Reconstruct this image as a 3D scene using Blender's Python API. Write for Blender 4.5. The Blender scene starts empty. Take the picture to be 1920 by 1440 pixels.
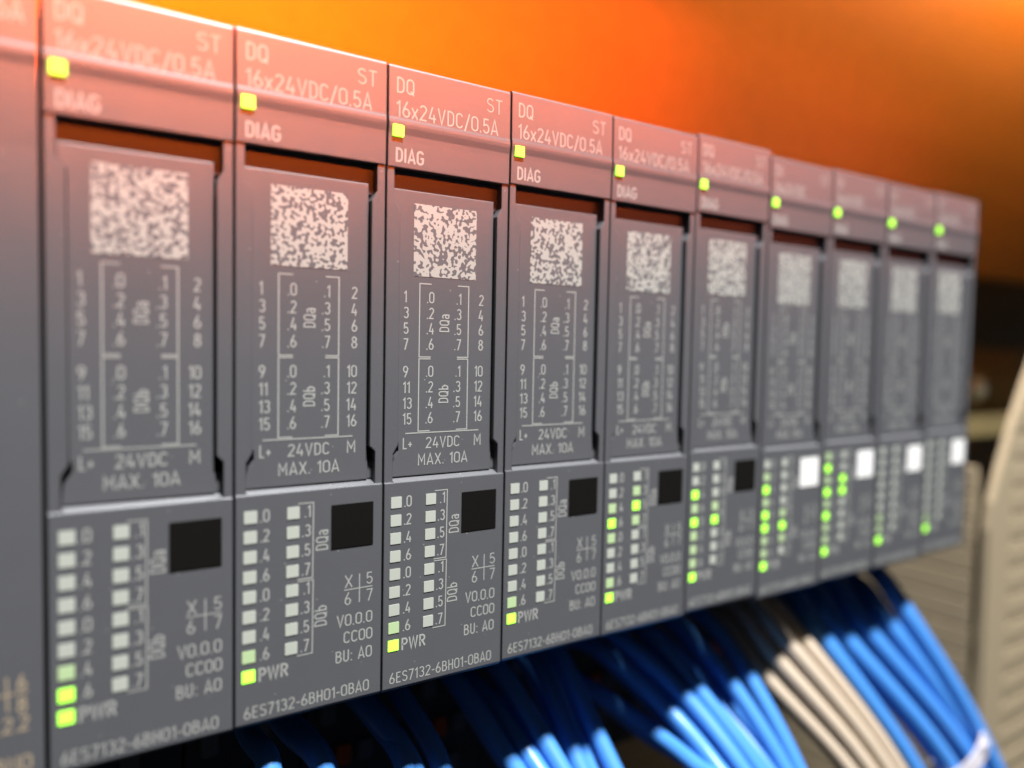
import bpy, bmesh, math, random
from mathutils import Vector, Matrix
random.seed(7)
S = bpy.context.scene
COL = S.collection

# ------------------------------------------------------------------ camera (1 unit = 1 cm)
cd = bpy.data.cameras.new('camera'); cam = bpy.data.objects.new('camera', cd); COL.objects.link(cam)
cd.sensor_width = 36.0; cd.sensor_fit = 'HORIZONTAL'; cd.lens = 1435.5 / 1920 * 36
yaw, pit, rol = (math.radians(a) for a in (33.5712, -2.7833, 1.0788))
fwd = Vector((math.sin(yaw) * math.cos(pit), math.cos(yaw) * math.cos(pit), math.sin(pit)))
r0 = Vector((math.cos(yaw), -math.sin(yaw), 0)); u0 = r0.cross(fwd)
rt = r0 * math.cos(rol) + u0 * math.sin(rol); up = -r0 * math.sin(rol) + u0 * math.cos(rol)
cam.matrix_world = Matrix(((rt.x, up.x, -fwd.x, -0.26025), (rt.y, up.y, -fwd.y, -7.32375), (rt.z, up.z, -fwd.z, 3.66908), (0, 0, 0, 1)))
cd.clip_start = 0.05; cd.clip_end = 500
cd.dof.use_dof = True; cd.dof.focus_distance = 8.28; cd.dof.aperture_fstop = 0.093; cd.dof.aperture_blades = 0
S.camera = cam
S.cycles.use_denoising = True
S.cycles.max_bounces = 8

# ------------------------------------------------------------------ world and lamps
W = bpy.data.worlds.new('World'); S.world = W; W.use_nodes = True
W.node_tree.nodes['Background'].inputs[0].default_value = (0.80, 0.88, 1.0, 1)
W.node_tree.nodes['Background'].inputs[1].default_value = 0.025
S.view_settings.view_transform = 'Standard'; S.view_settings.look = 'None'
S.view_settings.exposure = 0.0; S.view_settings.gamma = 1.0

def area(name, loc, target, sx, sy, power, color, spread=180):
    d = bpy.data.lights.new(name, 'AREA'); d.shape = 'RECTANGLE'; d.size = sx; d.size_y = sy
    d.energy = power; d.color = color; d.spread = math.radians(spread)
    o = bpy.data.objects.new(name, d); COL.objects.link(o); o.location = loc
    z = (Vector(loc) - Vector(target)).normalized()
    x = Vector((1, 0, 0)); x = (x - z * x.dot(z)).normalized()
    y = z.cross(x)
    o.matrix_world = Matrix(((x.x, y.x, z.x, loc[0]), (x.y, y.y, z.y, loc[1]), (x.z, y.z, z.z, loc[2]), (0, 0, 0, 1)))
    return o
# white cabinet lamp overhead, a little in front of the row
area('cabinet_lamp', (8, -18.3, 51), (8, 0, 0), 8, 3.6, 108000, (0.97, 0.985, 1.0))
# orange lights added out of frame, standing in for glare over the module tops
area('added_glare_light', (1.2, -11.5, 11.6), (0.6, 0, 8.9), 8, 3.0, 640, (1.0, 0.145, 0.01), 37)
area('added_glare_light', (12.0, -11.5, 11.4), (5, 0, 9.2), 10, 2.6, 370, (1.0, 0.12, 0.01), 36)
area('added_glare_light', (25.0, -11.5, 11.2), (11, 0, 9.2), 14, 2.6, 108, (1.0, 0.18, 0.08), 35)
# unseen lights added to brighten the orange trunking above
area('added_backdrop_light', (1.0, 1.9, 12.4), (3.0, 3.9, 9.0), 12, 0.6, 160, (1.0, 0.50, 0.25))
area('added_backdrop_light', (16, 3.15, 15.3), (16, 3.7, 13), 20, 0.3, 640, (1.0, 0.50, 0.25))

# ------------------------------------------------------------------ materials
def mat(name, color, rough=0.5, spec=0.5, metallic=0.0, bevel=0.0, grain=0.0, emit=None, estr=0.0, coat=0.0, dust=0.0, mottle=0.0):
    m = bpy.data.materials.new(name); m.use_nodes = True
    nt = m.node_tree; b = nt.nodes['Principled BSDF']; L = nt.links
    b.inputs['Base Color'].default_value = (*color, 1); b.inputs['Roughness'].default_value = rough
    b.inputs['Specular IOR Level'].default_value = spec; b.inputs['Metallic'].default_value = metallic
    if coat: b.inputs['Coat Weight'].default_value = coat; b.inputs['Coat Roughness'].default_value = 0.15
    tc = nt.nodes.new('ShaderNodeTexCoord')
    nrm = None
    if bevel:
        bv = nt.nodes.new('ShaderNodeBevel'); bv.samples = 4; bv.inputs['Radius'].default_value = bevel; nrm = bv.outputs[0]
    if grain:
        n = nt.nodes.new('ShaderNodeTexNoise'); n.inputs['Scale'].default_value = 95; n.inputs['Detail'].default_value = 3
        L.new(tc.outputs['Object'], n.inputs['Vector'])
        bp = nt.nodes.new('ShaderNodeBump'); bp.inputs['Strength'].default_value = grain; bp.inputs['Distance'].default_value = 0.01
        L.new(n.outputs['Fac'], bp.inputs['Height'])
        if nrm: L.new(nrm, bp.inputs['Normal'])
        nrm = bp.outputs[0]
    if nrm: L.new(nrm, b.inputs['Normal'])
    col = None
    if mottle:
        n = nt.nodes.new('ShaderNodeTexNoise'); n.inputs['Scale'].default_value = 2.3; n.inputs['Detail'].default_value = 6
        L.new(tc.outputs['Object'], n.inputs['Vector'])
        mx = nt.nodes.new('ShaderNodeMix'); mx.data_type = 'RGBA'
        mx.inputs[6].default_value = (*[c * (1 - mottle) for c in color], 1); mx.inputs[7].default_value = (*[min(1, c * (1 + mottle)) for c in color], 1)
        L.new(n.outputs['Fac'], mx.inputs[0]); col = mx.outputs[2]
    if dust:
        v = nt.nodes.new('ShaderNodeTexVoronoi'); v.inputs['Scale'].default_value = 5.5; L.new(tc.outputs['Object'], v.inputs['Vector'])
        lt = nt.nodes.new('ShaderNodeMath'); lt.operation = 'LESS_THAN'; lt.inputs[1].default_value = 0.035; L.new(v.outputs['Distance'], lt.inputs[0])
        mu = nt.nodes.new('ShaderNodeMath'); mu.operation = 'MULTIPLY'; mu.inputs[1].default_value = dust; L.new(lt.outputs[0], mu.inputs[0])
        mx = nt.nodes.new('ShaderNodeMix'); mx.data_type = 'RGBA'; mx.inputs[6].default_value = (*color, 1); mx.inputs[7].default_value = (0.5, 0.48, 0.44, 1)
        if col: L.new(col, mx.inputs[6])
        L.new(mu.outputs[0], mx.inputs[0]); col = mx.outputs[2]
    if col: L.new(col, b.inputs['Base Color'])
    if emit:
        b.inputs['Emission Color'].default_value = (*emit, 1); b.inputs['Emission Strength'].default_value = estr
    return m

M = {}
M['plastic'] = mat('grey_plastic', (0.100, 0.100, 0.106), 0.40, 0.8, bevel=0.018, grain=0.17, dust=0.6, mottle=0.05)
M['shell'] = mat('module_shell', (0.085, 0.085, 0.09), 0.5, 0.4)
M['print'] = mat('pale_print', (0.38, 0.38, 0.35), 0.5, 0.5)
M['tanprint'] = mat('tan_print', (0.42, 0.33, 0.22), 0.5, 0.5)
M['off'] = mat('lamp_unlit', (0.47, 0.485, 0.42), 0.4, 0.5)
M['faint'] = mat('lamp_faint', (0.45, 0.55, 0.32), 0.4, 0.5, emit=(0.35, 0.8, 0.12), estr=0.12)
M['on'] = mat('lamp_lit', (0.4, 0.6, 0.1), 0.4, 0.5, emit=(0.30, 1.0, 0.03), estr=1.7)
M['black'] = mat('black_label', (0.006, 0.005, 0.004), 0.75, 0.1)
M['white'] = mat('white_label', (0.92, 0.90, 0.86), 0.5, 0.4)
M['blue'] = mat('blue_sheath', (0.06, 0.235, 0.62), 0.38, 0.5)
M['beige'] = mat('beige_sheath', (0.52, 0.42, 0.315), 0.42, 0.5)
M['tie'] = mat('tie_nylon', (0.50, 0.47, 0.50), 0.5, 0.5)
M['block'] = mat('block_plastic', (0.035, 0.035, 0.04), 0.55, 0.4, bevel=0.02)
M['orange_btn'] = mat('orange_button', (0.60, 0.10, 0.01), 0.5, 0.4)
M['white_btn'] = mat('pale_button', (0.16, 0.155, 0.14), 0.5, 0.4)
M['orange'] = mat('orange_glare_tone', (0.85, 0.40, 0.06), 0.5, 0.3, mottle=0.12)  # glare colour for the added surface behind the modules
M['cream'] = mat('cream_plastic', (0.88, 0.74, 0.50), 0.5, 0.3)
M['duct'] = mat('duct_plastic', (0.37, 0.295, 0.19), 0.6, 0.3, mottle=0.08)
M['rail'] = mat('zinc_rail', (0.42, 0.33, 0.15), 0.45, 0.5, metallic=0.5, mottle=0.3)
M['plate'] = mat('back_plate', (0.30, 0.25, 0.15), 0.7, 0.3, mottle=0.4)
M['diffuser'] = mat('lamp_diffuser', (0.8, 0.7, 0.5), 0.5, 0.3, emit=(1.0, 0.72, 0.40), estr=1.0)
M['bolt'] = mat('bolt_metal', (0.7, 0.74, 0.6), 0.4, 0.5, metallic=0.4)

def speckle():
    # pale print broken by irregular dark flecks; the machine-readable code itself is left out
    m = bpy.data.materials.new('speckled_print'); m.use_nodes = True; nt = m.node_tree; L = nt.links; b = nt.nodes['Principled BSDF']
    b.inputs['Roughness'].default_value = 0.5
    tc = nt.nodes.new('ShaderNodeTexCoord'); oi = nt.nodes.new('ShaderNodeObjectInfo')
    ad = nt.nodes.new('ShaderNodeVectorMath'); ad.operation = 'ADD'
    sc = nt.nodes.new('ShaderNodeMath'); sc.operation = 'MULTIPLY'; sc.inputs[1].default_value = 37.0
    L.new(oi.outputs['Random'], sc.inputs[0]); L.new(tc.outputs['Object'], ad.inputs[0]); L.new(sc.outputs[0], ad.inputs[1])
    n = nt.nodes.new('ShaderNodeTexNoise'); n.inputs['Scale'].default_value = 26; n.inputs['Detail'].default_value = 0.5
    L.new(ad.outputs[0], n.inputs['Vector'])
    rp = nt.nodes.new('ShaderNodeValToRGB'); rp.color_ramp.elements[0].position = 0.455; rp.color_ramp.elements[1].position = 0.49
    rp.color_ramp.elements[0].color = (0.11, 0.11, 0.115, 1); rp.color_ramp.elements[1].color = (0.39, 0.39, 0.35, 1)
    L.new(n.outputs['Fac'], rp.inputs[0]); L.new(rp.outputs[0], b.inputs['Base Color'])
    return m
M['speckle'] = speckle()

# ------------------------------------------------------------------ mesh helpers
def link(name, bm, m, parent=None, smooth=False):
    me = bpy.data.meshes.new(name); bmesh.ops.recalc_face_normals(bm, faces=bm.faces); bm.to_mesh(me); bm.free()
    if smooth:
        for p in me.polygons: p.use_smooth = True
    me.materials.append(m); o = bpy.data.objects.new(name, me); COL.objects.link(o)
    if parent: o.parent = parent
    return o
def tag(o, label=None, cat=None, group=None, kind=None):
    for k, v in (('label', label), ('category', cat), ('group', group), ('kind', kind)):
        if v: o[k] = v
    return o
def empty(name, loc=(0, 0, 0)):
    o = bpy.data.objects.new(name, None); COL.objects.link(o); o.location = loc; o.empty_display_size = 0.3; return o
def prism(bm, poly, yf, yb):           # polygon in (u, v), front at yf, back at yb
    a = [bm.verts.new((p[0], yf, p[1])) for p in poly]; b = [bm.verts.new((p[0], yb, p[1])) for p in poly]
    bm.faces.new(a); bm.faces.new(b[::-1]); n = len(poly)
    for i in range(n): bm.faces.new((a[i], a[(i + 1) % n], b[(i + 1) % n], b[i]))
def box(bm, x0, x1, y0, y1, z0, z1, ch=0.0):
    if ch:
        prism_ = [(x0 + ch, z0), (x1 - ch, z0), (x1, z0 + ch), (x1, z1 - ch), (x1 - ch, z1), (x0 + ch, z1), (x0, z1 - ch), (x0, z0 + ch)]
        prism(bm, prism_, y0, y1)
    else: prism(bm, [(x0, z0), (x1, z0), (x1, z1), (x0, z1)], y0, y1)
def extrude_x(bm, prof, x0, x1, ch=0.0):   # profile in (y, z), extruded along x
    sect = [(x0, 0.0), (x1, 0.0)]
    a = [bm.verts.new((x0, p[0], p[1])) for p in prof]; b = [bm.verts.new((x1, p[0], p[1])) for p in prof]
    bm.faces.new(a[::-1]); bm.faces.new(b); n = len(prof)
    for i in range(n): bm.faces.new((a[i], b[i], b[(i + 1) % n], a[(i + 1) % n]))
def tube(bm, pts, r, n=12, sub=6):
    P = [Vector(p) for p in pts]; path = []
    for i in range(len(P) - 1):
        p0 = P[max(i - 1, 0)]; p1 = P[i]; p2 = P[i + 1]; p3 = P[min(i + 2, len(P) - 1)]
        for k in range(sub):
            t = k / sub
            path.append(0.5 * ((2 * p1) + (p2 - p0) * t + (2 * p0 - 5 * p1 + 4 * p2 - p3) * t * t + (3 * p1 - p0 - 3 * p2 + p3) * t ** 3))
    path.append(P[-1]); prev = None; rings = []
    for i, p in enumerate(path):
        t = (path[min(i + 1, len(path) - 1)] - path[max(i - 1, 0)]).normalized()
        nx = prev - t * prev.dot(t) if prev else t.orthogonal(); nx.normalize(); prev = nx; ny = t.cross(nx)
        rings.append([bm.verts.new(p + (nx * math.cos(2 * math.pi * k / n) + ny * math.sin(2 * math.pi * k / n)) * r) for k in range(n)])
    for i in range(len(rings) - 1):
        for k in range(n): bm.faces.new((rings[i][k], rings[i][(k + 1) % n], rings[i + 1][(k + 1) % n], rings[i + 1][k]))
    bm.faces.new(rings[0][::-1]); bm.faces.new(rings[-1])

# ------------------------------------------------------------------ single-stroke condensed lettering
def arc(cx, cy, rx, ry, a0, a1, n=None):
    n = n or max(3, int(abs(a1 - a0) / 18))
    return [(cx + rx * math.cos(math.radians(a0 + (a1 - a0) * i / n)), cy + ry * math.sin(math.radians(a0 + (a1 - a0) * i / n))) for i in range(n + 1)]
T, B0 = 0.945, 0.055
def C(p): return p + [p[0]]
GL = {
 '0': (.44, [C(arc(.22, .74, .2, .205, 0, 180) + arc(.22, .26, .2, .205, 180, 360))]),
 '1': (.26, [[(.02, .76), (.2, T), (.2, 0)]]),
 '2': (.44, [arc(.22, .735, .19, .21, 165, -25) + [(.03, B0), (.43, B0)]]),
 '3': (.44, [arc(.215, .745, .185, .2, 155, -90) , arc(.215, .30, .195, .245, 90, -155)]),
 '4': (.47, [[(.24, 1.0), (.04, .27), (.46, .27)], [(.34, .52), (.34, 0)]]),
 '5': (.44, [[(.39, T), (.08, T), (.06, .52)] + arc(.215, .325, .19, .27, 130, -155)]),
 '6': (.44, [C(arc(.22, .30, .19, .245, 0, 360, 18)), [(.035, .36), (.07, .52), (.29, 1.0)]]),
 '7': (.42, [[(.0, T), (.39, T), (.13, 0)]]),
 '8': (.44, [C(arc(.22, .75, .165, .195, 0, 360, 16)), C(arc(.22, .295, .195, .24, 0, 360, 18))]),
 '9': (.44, [C(arc(.22, .70, .19, .245, 0, 360, 18)), [(.405, .64), (.37, .48), (.15, 0)]]),
 'A': (.50, [[(.02, 0), (.25, 1.0), (.48, 0)], [(.10, .27), (.40, .27)]]),
 'B': (.46, [[(.06, B0), (.06, T), (.22, T)] + arc(.22, .745, .17, .2, 85, -90) + [(.06, .545)], [(.06, .545), (.24, .545)] + arc(.24, .30, .19, .245, 85, -90) + [(.06, B0)]]),
 'C': (.45, [arc(.235, .73, .195, .215, 15, 180) + arc(.235, .27, .195, .215, 180, 345)]),
 'D': (.46, [C([(.06, B0), (.06, T), (.2, T)] + arc(.2, .70, .22, .245, 80, 0) + arc(.2, .30, .22, .245, 0, -90))]),
 'E': (.42, [[(.40, T), (.06, T), (.06, B0), (.40, B0)], [(.06, .52), (.35, .52)]]),
 'G': (.46, [arc(.235, .73, .195, .215, 15, 180) + arc(.235, .27, .195, .215, 180, 360) + [(.43, .47), (.25, .47)]]),
 'H': (.47, [[(.06, 0), (.06, 1)], [(.41, 0), (.41, 1)], [(.06, .52), (.41, .52)]]),
 'I': (.14, [[(.07, 0), (.07, 1)]]),
 'L': (.38, [[(.06, 1), (.06, B0), (.38, B0)]]),
 'M': (.58, [[(.06, 0), (.06, .98), (.29, .35), (.52, .98), (.52, 0)]]),
 'N': (.48, [[(.06, 0), (.06, .98), (.42, .02), (.42, 1)]]),
 'P': (.44, [[(.06, 0), (.06, T), (.22, T)] + arc(.22, .71, .19, .235, 85, -90) + [(.06, .475)]]),
 'Q': (.47, [C(arc(.235, .73, .195, .215, 0, 180) + arc(.235, .27, .195, .215, 180, 360)), [(.27, .24), (.45, -.02)]]),
 'R': (.46, [[(.06, 0), (.06, T), (.22, T)] + arc(.22, .71, .19, .235, 85, -90) + [(.06, .475)], [(.24, .46), (.44, 0)]]),
 'S': (.44, [arc(.22, .745, .185, .2, 25, 255) + arc(.22, .29, .195, .235, 75, -155)]),
 'T': (.42, [[(0, T), (.42, T)], [(.21, T), (.21, 0)]]),
 'U': (.46, [[(.06, 1)] + arc(.23, .26, .17, .205, 180, 360) + [(.40, 1)]]),
 'V': (.48, [[(.02, 1), (.24, .02), (.46, 1)]]),
 'W': (.66, [[(.02, 1), (.17, .02), (.33, .95), (.49, .02), (.64, 1)]]),
 'X': (.46, [[(.02, 0), (.44, 1)], [(.02, 1), (.44, 0)]]),
 'a': (.40, [[(.05, .60)] + arc(.18, .52, .16, .17, 120, 0) + [(.34, 0)], C(arc(.19, .23, .15, .18, 0, 360, 14))]),
 'b': (.42, [[(.06, 1), (.06, 0)], C(arc(.22, .34, .16, .28, 0, 360, 16))]),
 'x': (.38, [[(.01, 0), (.37, .68)], [(.01, .68), (.37, 0)]]),
 '/': (.36, [[(.02, -.1), (.34, 1.04)]]), '.': (.10, [[(.05, 0), (.05, .12)]]), ':': (.10, [[(.05, 0), (.05, .12)], [(.05, .55), (.05, .67)]]),
 '+': (.40, [[(.02, .4), (.38, .4)], [(.2, .18), (.2, .62)]]), '-': (.26, [[(.0, .42), (.26, .42)]]), ' ': (.22, []),
}
class Print:
    """collects flat strokes in (u, v); the surface depth is given by ysurf(v)"""
    def __init__(s, ysurf): s.bm = bmesh.new(); s.y = ysurf; s.k = 0
    def stroke(s, pts, w):
        p = [Vector(a) for a in pts]; closed = (p[0] - p[-1]).length < 1e-6
        if closed: p = p[:-1]
        q = [p[0]]
        for a in p[1:]:
            if (a - q[-1]).length > 1e-5: q.append(a)
        p = q; n = len(p); L = []; R = []
        for i in range(n):
            a = p[i - 1] if (i or closed) else None; b = p[(i + 1) % n] if (i < n - 1 or closed) else None
            d1 = (p[i] - a).normalized() if a is not None else None; d2 = (b - p[i]).normalized() if b is not None else None
            if d1 is None: d1 = d2
            if d2 is None: d2 = d1
            t = (d1 + d2); t = t.normalized() if t.length > 1e-4 else d1
            nr = Vector((-t.y, t.x)); c = max(0.45, nr.dot(Vector((-d1.y, d1.x))))
            L.append(p[i] + nr * (w / 2 / c)); R.append(p[i] - nr * (w / 2 / c))
        off = 0.0016 + 0.00012 * (s.k % 5); s.k += 1
        vl = [s.bm.verts.new((a.x, s.y(a.y) - off, a.y)) for a in L]; vr = [s.bm.verts.new((a.x, s.y(a.y) - off, a.y)) for a in R]
        for i in range(n if closed else n - 1):
            j = (i + 1) % n; s.bm.faces.new((vl[i], vr[i], vr[j], vl[j]))
    def text(s, txt, u, v, h, w, u1=None, rot=False, gap=0.13, right=False):
        g = gap * h; wd = [GL[c][0] * h for c in txt]; tot = sum(wd) + g * (len(txt) - 1)
        if right: k = 1.0; u = u - tot if u1 is None else u
        k = 1.0
        if u1 is not None:
            k = (u1 - u) / tot if not right else (u - u1) / tot
            if right: u = u1
        x = 0.0
        for c, a in zip(txt, wd):
            for st in GL[c][1]:
                pts = [((x + px * h) * k, py * h) for px, py in st]
                s.stroke([(u - b, v + a_) if rot else (u + a_, v + b) for a_, b in pts], w)
            x += a + g
    def done(s, name, m, parent):
        o = link(name, s.bm, m, parent); o['kind'] = 'stuff'
        return o

def ytop(v):
    K = [(6.53, -.024), (6.5, -.034), (6.0, -.040), (5.97, -.047), (5.94, -.0495), (5.905, -.047), (5.835, -.036), (5.78, -.034), (5.50, -.030)]
    for (a, ya), (b, yb) in zip(K, K[1:]):
        if v >= b: return ya + (yb - ya) * (a - v) / (a - b)
    return -.030
YP, YL = 0.04, -0.03      # data panel, lower indicator face

def housing_bm(w=1.5):
    bm = bmesh.new(); a, b = 0.013, w - 0.016; sh = w - 1.5
    prof = [(.9, 6.525), (.01, 6.527), (-.024, 6.52), (-.034, 6.5), (-.040, 6.0), (-.047, 5.97), (-.0495, 5.94), (-.047, 5.905), (-.036, 5.835), (-.034, 5.78), (-.030, 5.50), (.30, 5.505), (.9, 5.505)]
    extrude_x(bm, prof, a, b)
    c = .03
    low = [(.9, .012), (.03, 0), (-.01, .008), (YL, .04), (YL, 2.235), (.9, 2.235)]
    extrude_x(bm, low, a, b)
    extrude_x(bm, [(YL + .001, 2.2352), (YP + .035, 2.280), (.9, 2.280), (.9, 2.2351)], a + .105, b - .078)
    prism(bm, [(1.3455 + sh, 2.2875), (1.4068 + sh, 2.2875), (1.4068 + sh, 2.47), (1.3455 + sh, 2.455)], .06, .9)
    yr = -.018
    prism(bm, [(a, 2.2352), (.108, 2.2352), (.108, 2.535), (.165, 2.63), (.165, 5.075), (.092, 5.165), (.092, 5.4995), (a, 5.4995)], yr, .9)
    prism(bm, [(1.407 + sh, 2.2352), (b, 2.2352), (b, 5.4995), (1.402 + sh, 5.4995), (1.402 + sh, 5.225), (1.347 + sh, 5.125), (1.347 + sh, 2.635), (1.407 + sh, 2.575)], yr, .9)
    return bm

def rear_bm(w=1.5):
    bm = bmesh.new()
    box(bm, .03, w - .03, .901, 3.2, .25, 6.30)
    box(bm, .09, w - .09, .301, .90, 2.29, 5.29)       # panel carrier behind the label
    box(bm, .0925, w - .0985, .085, .3, 5.2, 5.4994)      # back wall of the finger slot
    return bm

def lettering(kind):
    """three pieces of flat print: top strip, data panel, indicator face"""
    di = kind == 'DI'
    t = Print(ytop)
    t.text(kind, .098, 6.246, .162, .015, u1=.295 if not di else .26)
    t.text('ST', 1.175, 6.246, .158, .013, u1=1.375)
    t.text('16x24VDC/0.5A' if not di else '16x24VDC', .095, 6.008, .164, .0145, u1=1.322 if not di else .80)
    t.text('DIAG', .098, 5.553, .142, .021, u1=.412)
    p = Print(lambda v: YP)
    h = .122; w = .0135
    rows = [4.127, 3.958, 3.794, 3.627, 3.336, 3.168, 2.999, 2.833]
    for i, v in enumerate(rows):
        p.text(str(2 * i + 1), .243, v, h, w)
        p.text(str(2 * i + 2), 1.218, v + .002, h, w, right=True)
        p.text('.' + '02460246'[i], .514, v + .002, h, w)
        p.text('.' + '13571357'[i], .935, v + .002, h, w, right=True)
    for lo, hi, n in ((3.553, 4.333, 'a'), (2.757, 3.533, 'b')):
        p.stroke([(.565, hi), (.426, hi), (.426, lo), (.565, lo)], .0125)
        p.stroke([(.889, hi), (1.027, hi), (1.027, lo), (.889, lo)], .0125)
    p.text(kind + 'a', .788, 3.825, .121, w, u1=None, rot=True)
    p.text(kind + 'b', .788, 3.053, .121, w, rot=True)
    p.stroke([(.277, 2.739), (1.18, 2.739)], .0125)
    p.text('L+', .247, 2.570, h, w); p.text('24VDC', .522, 2.567, h, w, u1=.935); p.text('M', 1.12, 2.570, h, w, u1=1.214)
    p.text('MAX. 10A', .427, 2.386, .122, w, u1=1.04)
    q = Print(lambda v: YL)
    for i in range(8):
        v = 2.025 - .1908 * i
        q.text('.' + '02460246'[i], .242, v - .058, .121, .0145)
        q.text('.' + '13571357'[i], .728 - i * .002, v - .058, .121, .0145, right=True)
    for lo, hi in ((1.362, 2.110), (.602, 1.340)):
        q.stroke([(.602, hi), (.756, hi), (.750, lo), (.597, lo)], .0115)
    q.text(kind + 'a', .908, 1.622, .128, .0135, rot=True); q.text(kind + 'b', .898, .856, .128, .0135, rot=True)
    q.text('X', 1.086, 1.20, .128, .0125, u1=1.166); q.text('5', 1.318, 1.205, .125, .0125, u1=1.386)
    q.text('6', 1.086, 1.02, .13, .0125, u1=1.15); q.text('7', 1.322, 1.028, .128, .0125, u1=1.386)
    q.stroke([(1.243, 1.328), (1.243, 1.031)], .011); q.stroke([(1.078, 1.179), (1.385, 1.179)], .011)
    q.text('V0.0.0', 1.006, .805, .122, .0135, u1=1.383); q.text('CC00', 1.078, .628, .12, .0135, u1=1.386); q.text('BU: A0', .992, .437, .122, .0135, u1=1.382)
    q.text('PWR', .228, .428, .13, .0195, u1=.508)
    q.text('6ES7132-6BH01-0BA0' if not di else '6ES7131-6BH01-0BA0', .093, .085, .118, .0125, u1=1.353)
    return t, p, q

def led_bm():
    bm = bmesh.new(); box(bm, -.061, .061, -.005, .03, -.059, .059, .005); return bm

def build_module(kind):
    r = empty('io_module')
    hs = link('housing', housing_bm(), M['plastic'], r)
    link('rear_shell', rear_bm(), M['shell'], r)
    bm = bmesh.new()
    prism(bm, [(.117, 2.2825), (1.345, 2.2825), (1.345, 2.455), (1.331, 2.60), (1.331, 5.296), (.101, 5.296), (.101, 5.172), (.176, 5.08), (.176, 2.66), (.197, 2.635), (.197, 2.56), (.128, 2.44)], YP, .30)
    dp = link('data_panel', bm, M['plastic'], r)
    t, p, q = lettering(kind)
    t.done('lettering', M['print'], hs); q.done('lettering', M['print'], hs)
    p.done('lettering', M['print'], dp)
    bm = bmesh.new(); box(bm, .35, 1.112, YP - .0025, YP + .01, 4.409, 5.168); link('speckled_patch', bm, M['speckle'], dp)
    bm = bmesh.new(); box(bm, .938, 1.386, YL - .006, YL + .02, 1.618, 2.062, .004); link('colour_label', bm, M['black' if kind == 'DQ' else 'white'], r)
    led = None
    spots = [(.1155, -.050, 5.864)] + [(.149 - .0021 * i, YL, 2.025 - .1908 * i) for i in range(9)] + [(.556 - .0023 * i, YL, 2.025 - .1908 * i) for i in range(8)]
    for s in spots:
        if led is None: o = led = link('indicator_lamp', led_bm(), M['off'], r)
        else: o = led.copy(); COL.objects.link(o)
        o.parent = r; o.location = s
        o.material_slots[0].link = 'OBJECT'; o.material_slots[0].material = M['off']
    return r

def copy_tree(o, parent=None):
    c = o.copy(); COL.objects.link(c); c.parent = parent
    for ch in list(o.children): copy_tree(ch, c)
    return c

jv = [-.016, -.007, -.011, .008, .002, .038, -.026, -.004, -.009, .022]
ju = [.008, .005, .003, -.003, -.006, -.010, -.008, -.004, .003, .012]
# lit lamps: index 0 diagnostic, 1-8 left column, 9 power, 10-17 right column
LIT = {0: [8], 1: [], 2: [], 3: [], 4: [4, 12], 5: [3, 5, 14], 6: [3, 5, 6, 15], 7: [2, 4, 6, 12, 13], 8: [], 9: []}
FAINT = {0: [7], 1: [8], 2: [8], 3: [8], 4: [3, 5, 8, 11, 13], 5: [4, 6, 7, 8, 13], 6: [2, 4, 7, 8, 14, 16], 7: [1, 3, 5, 7, 8], 8: [8, 7], 9: [8]}
LAB = [
 'grey output module at the left end, lamp above its PWR lamp lit bright green',
 'grey output module second from the left end, only DIAG and PWR lamps lit',
 'grey output module third from the left end, bottom lettering sharp',
 'sharpest grey output module, directly left of the one with .5 and .6 lamps lit',
 'grey output module with its left .6 and right .5 lamps lit green',
 'grey output module with the rightmost black square',
 'blurred grey module with the leftmost white square, one right-column lamp lit',
 'blurred grey module with two right-column lamps lit together, white square',
 'blurred grey module with white square, second from the far end, only two lamps lit',
 'blurred grey module with white square at the far right end of the row']
proto = {}
for k in range(10):
    kind = 'DQ' if k < 6 else 'DI'
    if kind not in proto: r = proto[kind] = build_module(kind)
    else: r = copy_tree(proto[kind])
    r.location = (1.5 * k + ju[k], random.uniform(-.004, .004), jv[k])
    tag(r, LAB[k], 'module', 'grey modules in a row on the rail')
    leds = sorted([c for c in r.children if c.name.startswith('indicator_lamp')], key=lambda o: (o.location.z < 5, o.location.x > .4, -o.location.z))
    for i, o in enumerate(leds):
        o.material_slots[0].link = 'OBJECT'
        o.material_slots[0].material = M['on'] if i in (0, 9) or i in LIT[k] else M['faint'] if i in FAINT[k] else M['off']

# the wider module cut off by the left edge of the picture
r = empty('interface_module', (-5.0, 0, -.012))
tag(r, 'wide grey module cut off by the left edge of the picture, tan lettering', 'module')
bm = bmesh.new()
extrude_x(bm, [(.9, 6.525), (.01, 6.527), (-.024, 6.52), (-.034, 6.5), (-.040, 6.0), (-.047, 5.97), (-.0495, 5.94), (-.047, 5.905), (-.036, 5.835), (-.034, 5.78), (-.018, 5.2), (-.018, .04), (.0, .008), (.03, 0), (.9, .01)], .013, 4.984)
hs = link('housing', bm, M['plastic'], r); link('rear_shell', rear_bm(5.0), M['shell'], r)
t = Print(ytop)
t.text('16x24VDC/0.5A', 3.70, 6.155, .17, .016, u1=4.895)
t.done('lettering', M['print'], hs)
t = Print(lambda v: -.018)
for v in (1.60, 1.44, 1.22): t.text('0', 4.60, v - .03, .12, .016)
t.stroke([(4.725, .925), (4.730, .635)], .014); t.stroke([(4.55, .775), (4.875, .782)], .014)
t.text('5', 4.58, .80, .125, .016); t.text('6', 4.800, .80, .13, .016); t.text('7', 4.58, .615, .125, .016); t.text('8', 4.800, .612, .13, .016)
t.text('V2.2.2', 4.50, .458, .13, .016, u1=4.872); t.text('6ES7155-6AU01-0BN0', 3.40, .12, .135, .016, u1=4.89)
t.done('lettering', M['tanprint'], hs)

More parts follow.
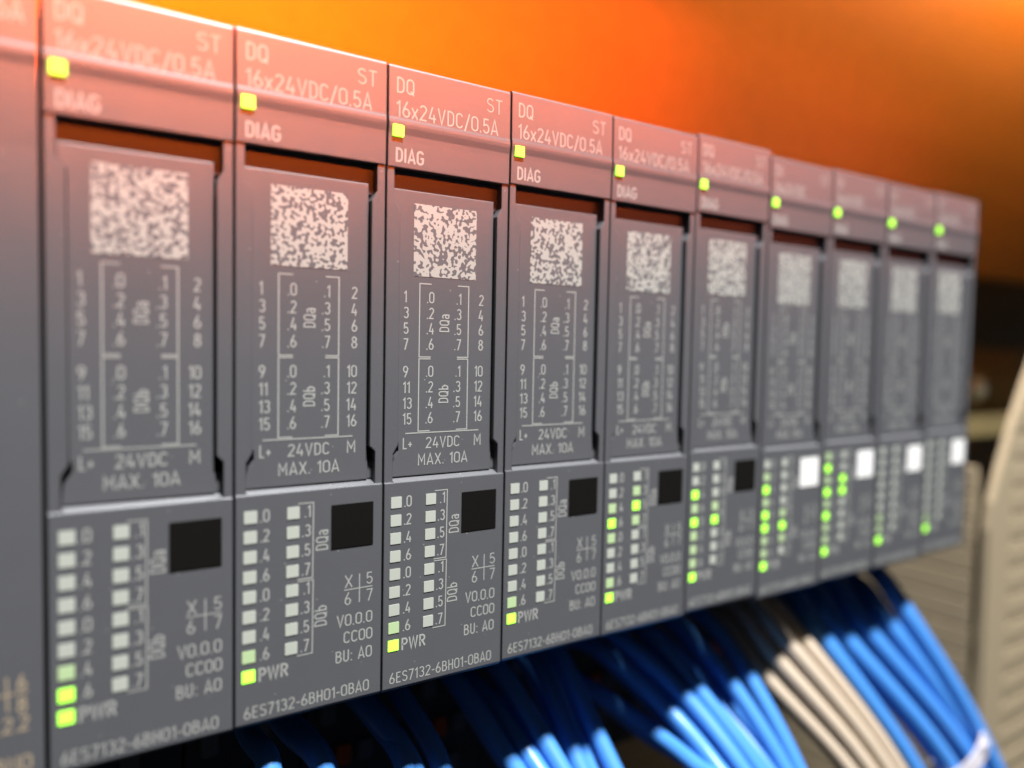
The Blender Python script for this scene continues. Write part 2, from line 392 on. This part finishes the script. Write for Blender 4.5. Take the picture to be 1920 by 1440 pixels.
# ------------------------------------------------------------------ base units with terminals behind and below the modules
ORD = ['first', 'second', 'third', 'fourth', 'fifth', 'sixth', 'seventh', 'eighth', 'ninth', 'tenth']
tb = empty('terminal_block')
bm = bmesh.new()
extrude_x(bm, [(3.2, .20), (2.1, .20), (2.1, -.3), (3.0, -3.6), (4.6, -3.6), (4.6, .2)], .02, 1.48)
link('block_body', bm, M['block'], tb)
first = None
for i in range(4):
    for j in range(2):
        z = -.55 - .72 * i; y = 2.1 + (-z - .3) * .9 / 3.3
        for du, m, nm in ((0, M['white_btn'], 'release_button'), (.3, M['orange_btn'], 'test_tab')):
            if nm == 'test_tab' and (i % 2 or j): continue
            bm = bmesh.new(); x = .18 + .62 * j + du
            box(bm, x, x + .2, y - .10, y + .2, z - .14, z + .14, .03); link(nm, bm, m, tb)
for k in range(10):
    r = tb if k == 0 else copy_tree(tb)
    r.location = (1.5 * k, 0, 0)
    tag(r, 'dark terminal block in shade under the %s module from the left' % ORD[k], 'terminal block', 'terminal blocks under the modules')

# ------------------------------------------------------------------ wires
WIRES = {
 'A': [(( 4.69,1.43,-.76),( 5.09,.68,-1.61),None),((5.19,1.41,-1.10),(5.35,.66,-1.58),None),((5.33,1.36,-.69),(5.59,.61,-1.46),None),((6.12,1.52,-1.0),(6.20,.77,-1.83),None),((6.33,1.55,-.94),(6.40,.80,-1.90),None),((6.47,1.46,-.81),(6.58,.71,-1.68),None)],
 'B': [((7.23,1.64,-1.58),(7.87,.89,-2.11),(7.90,-.01,-2.26)),((7.38,1.49,-1.01),(8.04,.74,-1.77),(8.12,-.16,-2.25)),((7.69,1.40,-.86),(8.26,.65,-1.55),(8.52,-.25,-2.33)),((8.23,1.38,-.83),(8.51,.63,-1.49),(8.85,-.27,-2.41)),((8.68,1.57,-1.09),(9.19,.82,-1.95),(9.35,-.08,-2.66)),((8.92,1.41,-.83),(9.28,.66,-1.56),(9.51,-.24,-2.62)),((9.47,1.40,-.81),(9.70,.65,-1.54),(9.84,-.25,-2.72))],
 'C': [((9.97,1.45,-.94),(10.16,.70,-1.66),(11.25,-.2,-3.16)),((10.18,1.33,-.75),(10.32,.58,-1.39),(11.48,-.32,-3.06)),((10.44,1.24,-.63),(10.52,.49,-1.17),(11.83,-.41,-3.09)),((10.83,1.25,-.60),(10.93,.50,-1.19),(12.19,-.40,-3.16))],
 'D': [((11.60,1.32,-.65),(11.60,.57,-1.35),(13.02,-.33,-3.62)),((12.34,1.37,-.74),(12.32,.62,-1.48),(14.03,-.28,-3.66)),((12.97,1.39,-.68),(13.09,.64,-1.53),(14.82,-.26,-3.77)),((13.91,1.37,-.93),(13.73,.62,-1.48),(15.17,-.28,-3.76)),((14.04,1.24,-.54),(13.97,.49,-1.18),(15.22,-.41,-3.61))],
 'M': [((3.36,1.28,-.71),(3.67,.53,-1.27),None),((3.85,1.35,-.73),(4.08,.60,-1.42),None),((3.48,1.27,-.93),(3.56,.52,-1.23),None),((2.31,1.10,-.62),(2.51,.35,-.84),None),((1.91,1.01,-.58),(1.92,.26,-.62),None)],
}
WL = {'A': ('blue wire, %s from the left of those under the third and fourth modules', 'blue wires under the third and fourth modules'),
      'B': ('blue wire, %s from the left in the fan below the fifth module', 'blue wires fanned below the fifth module'),
      'C': ('beige wire, %s from the left between the two bright blue bundles', 'beige wires between the blue bundles'),
      'D': ('blurred blue wire, %s from the left in the tied bundle at lower right', 'blue wires in the tied bundle at lower right'),
      'E': ('blue wire tucked behind the tied bundle at lower right, %s from the left', 'blue wires behind the tied bundle'),
      'M': ('dark blue wire wholly in shade under the second module, %s from the left', 'dark wires in shade under the second module')}
WIRES['E'] = [(tuple(Vector(a) + Vector((.34, .42, -.12))), tuple(Vector(b) + Vector((.36, .40, -.30))), tuple(Vector(c) + Vector((.30, .42, -.1)))) for a, b, c in [WIRES['C'][3]] + WIRES['D'][:4]]
WIRES['N'] = [(tuple(Vector(a) + Vector((.16, .45, -.10))), tuple(Vector(b) + Vector((.20, .42, -.25))), tuple(Vector(b) * 2 - Vector(a) + Vector((.22, .40, -.1)))) for a, b, c in WIRES['A'][:5]] + [(tuple(Vector(a) + Vector((.16, .45, -.10))), tuple(Vector(b) + Vector((.20, .42, -.25))), tuple(Vector(b) + Vector((.24, .48, -1.3)))) for a, b, c in WIRES['M'][:4]]
WIRES['O'] = [(tuple(Vector(a) + Vector((.18, .40, -.10))), tuple(Vector(b) + Vector((.22, .40, -.25))), tuple(Vector(c) + Vector((.22, .40, -.1)))) for a, b, c in WIRES['B'][:6]]
WL['N'] = ('dark blue wire, %s from the left in the back layer under the near modules', 'back layer of wires under the near modules')
WL['O'] = ('blue wire, %s from the left in the back layer below the fifth module', 'back layer of wires below the fifth module')
for g in WIRES: WIRES[g].sort(key=lambda w: w[1][0] + .35 * w[1][1])
for g, lst in WIRES.items():
    for wi, (up_, st, dn) in enumerate(lst):
        U, P, = Vector(up_), Vector(st)
        d = P - U
        D = Vector(dn) if dn else P + Vector((d.x * .3, d.y * .05, -1.1)) if g == 'M' else P + Vector((d.x * .9, d.y * 1.1, d.z * 1.0 - .1))
        t0 = Vector((U.x - d.x * .5 , 2.35, U.z + .10 if U.z < -.9 else U.z + .35))
        e = D - P
        pts = [t0, U, P, D, D + Vector((e.x * .6, e.y * .5, e.z * .9)), D + Vector((e.x * 1.0, e.y * .6, e.z * 2.0 - 1.0))]
        bm = bmesh.new(); tube(bm, pts, .14 if g == 'C' else .185 if g == 'D' else .128)
        o = link('wire', bm, M['beige' if g == 'C' else 'blue'], None, smooth=True)
        tag(o, WL[g][0] % ORD[wi], 'wire', WL[g][1])

def tie(center, axis, rx, ry, wdt, label):
    bm = bmesh.new(); ax = Vector(axis).normalized(); x = Vector((1, 0, 0)); x = (x - ax * x.dot(ax)).normalized(); y = ax.cross(x); n = 28; R = []
    for i in range(n):
        a = 2 * math.pi * i / n; p = Vector(center) + x * rx * math.cos(a) + y * ry * math.sin(a); o = x * math.cos(a) + y * math.sin(a)
        R.append([bm.verts.new(p + ax * wdt / 2), bm.verts.new(p + ax * wdt / 2 + o * .05), bm.verts.new(p - ax * wdt / 2 + o * .05), bm.verts.new(p - ax * wdt / 2)])
    for i in range(n):
        a, b = R[i], R[(i + 1) % n]
        for k in range(4): bm.faces.new((a[k], b[k], b[(k + 1) % 4], a[(k + 1) % 4]))
    root = empty('cable_tie', center); o = link('strap', bm, M['tie'], root); o.matrix_parent_inverse = root.matrix_world.inverted(); o.location = -Vector(center)
    bm = bmesh.new(); h = x * rx * .1 + y * (ry + .04)
    box(bm, h.x - .12, h.x + .12, h.y - .05, h.y + .05, h.z - .12, h.z + .12, .03); link('lock_head', bm, M['tie'], root)
    tag(root, label, 'cable tie'); return root
tie((14.75, -.30, -3.80), (1.2, -.9, -2.6), .78, .36, .26, 'white cable tie round the blue wire bundle at lower right')

# ------------------------------------------------------------------ cabinet behind
bm = bmesh.new(); box(bm, -20, 60, 7.0, 7.3, -20, 30); tag(link('back_wall', bm, M['plate']), kind='structure')
mr = empty('mounting_rail'); tag(mr, 'zinc mounting rail running out behind the right end of the module row', 'rail')
for z0, z1, nm in ((3.42, 3.85, 'upper_lip'), (1.55, 2.08, 'lower_lip')):
    bm = bmesh.new(); box(bm, 15.3, 30, 2.6, 2.72, z0, z1); link(nm, bm, M['rail'], mr)
bm = bmesh.new(); box(bm, 15.3, 30, 3.2, 3.3, 1.5, 3.8); link('rail_web', bm, M['plate'], mr)
bm = bmesh.new(); bmesh.ops.create_uvsphere(bm, u_segments=20, v_segments=10, radius=.33)
for v in bm.verts: v.co = Vector((v.co.x, v.co.y * .5, v.co.z)) + Vector((21.5, 2.85, 2.77))
link('bolt', bm, M['bolt'], mr, smooth=True)

wd = empty('wiring_duct', (18, .8, 0)); tag(wd, 'beige slotted wiring duct standing upright at the right edge, out of focus', 'wiring duct')
for i in range(16):     # side wall fingers, gaps between them
    z = 1.15 - i * .62
    bm = bmesh.new(); box(bm, 0.0, .12, .38, 6.1, z - .57, z, .02); link('finger', bm, M['duct'], wd)
bm = bmesh.new(); box(bm, .06, .26, .42, 6.15, -12, 1.0); link('liner', bm, M['duct'], wd)
bm = bmesh.new()
prism(bm, [(-.05, -14), (7, -14), (7, 5.6), (2.8, 4.7), (2.0, 3.9), (1.4, 3.0), (.85, 2.1), (.35, 1.1), (.05, .4), (-.05, -.2)], 0, .18); link('cover', bm, M['duct'], wd)
for i in range(22):     # ribs on the cover
    z = 2.2 - i * .62
    bm = bmesh.new(); box(bm, .95, 3.6, -.025, .02, z - .2, z + .2, .03); link('rib', bm, M['duct'], wd)

tr = empty('orange_glare_backdrop', (0, 3.6, 9)); tag(tr, 'added orange trunking above and behind the row of modules', 'backdrop')  # added surface whose colour imitates orange glare
bm = bmesh.new(); extrude_x(bm, [(0, .15), (0, 9), (1.2, 9), (1.2, .15)], -10, 45); link('upper_panel', bm, M['orange'], tr)
bm = bmesh.new(); extrude_x(bm, [(.0, .149), (.04, -1.0), (.14, -2.0), (.34, -3.0), (.8, -3.0), (.8, .149)], -10, 45); link('lower_panel', bm, M['orange'], tr)
for z in ():
    bm = bmesh.new(); extrude_x(bm, [(.01, z - .12), (-.10, z - .03), (-.10, z + .03), (.01, z + .12)], -10, 45); link('ridge', bm, M['orange'], tr)
bm = bmesh.new(); extrude_x(bm, [(-.97, 10.72), (-1.0, 10.75), (-1.0, 26), (-.85, 26), (-.85, 10.72)], -40, 60)
tag(link('key_light_blocker', bm, M['cream']), kind='structure')  # added unseen to keep the overhead lamp off the orange surface behind
sl = empty('strip_lamp', (23, 1.6, 13.1)); tag(sl, 'pale glowing strip lamp above the top right corner, out of frame', 'lamp')  # self-lit strip put in for the pale corner glow
bm = bmesh.new(); box(bm, -5.5, 8, -.3, .3, .36, .9, .05); link('lamp_housing', bm, M['cream'], sl)
bm = bmesh.new(); extrude_x(bm, [(-.28, .355), (-.28, .1), (-.16, -.02), (.16, -.02), (.28, .1), (.28, .355)], -5.4, 7.9); link('diffuser', bm, M['diffuser'], sl)
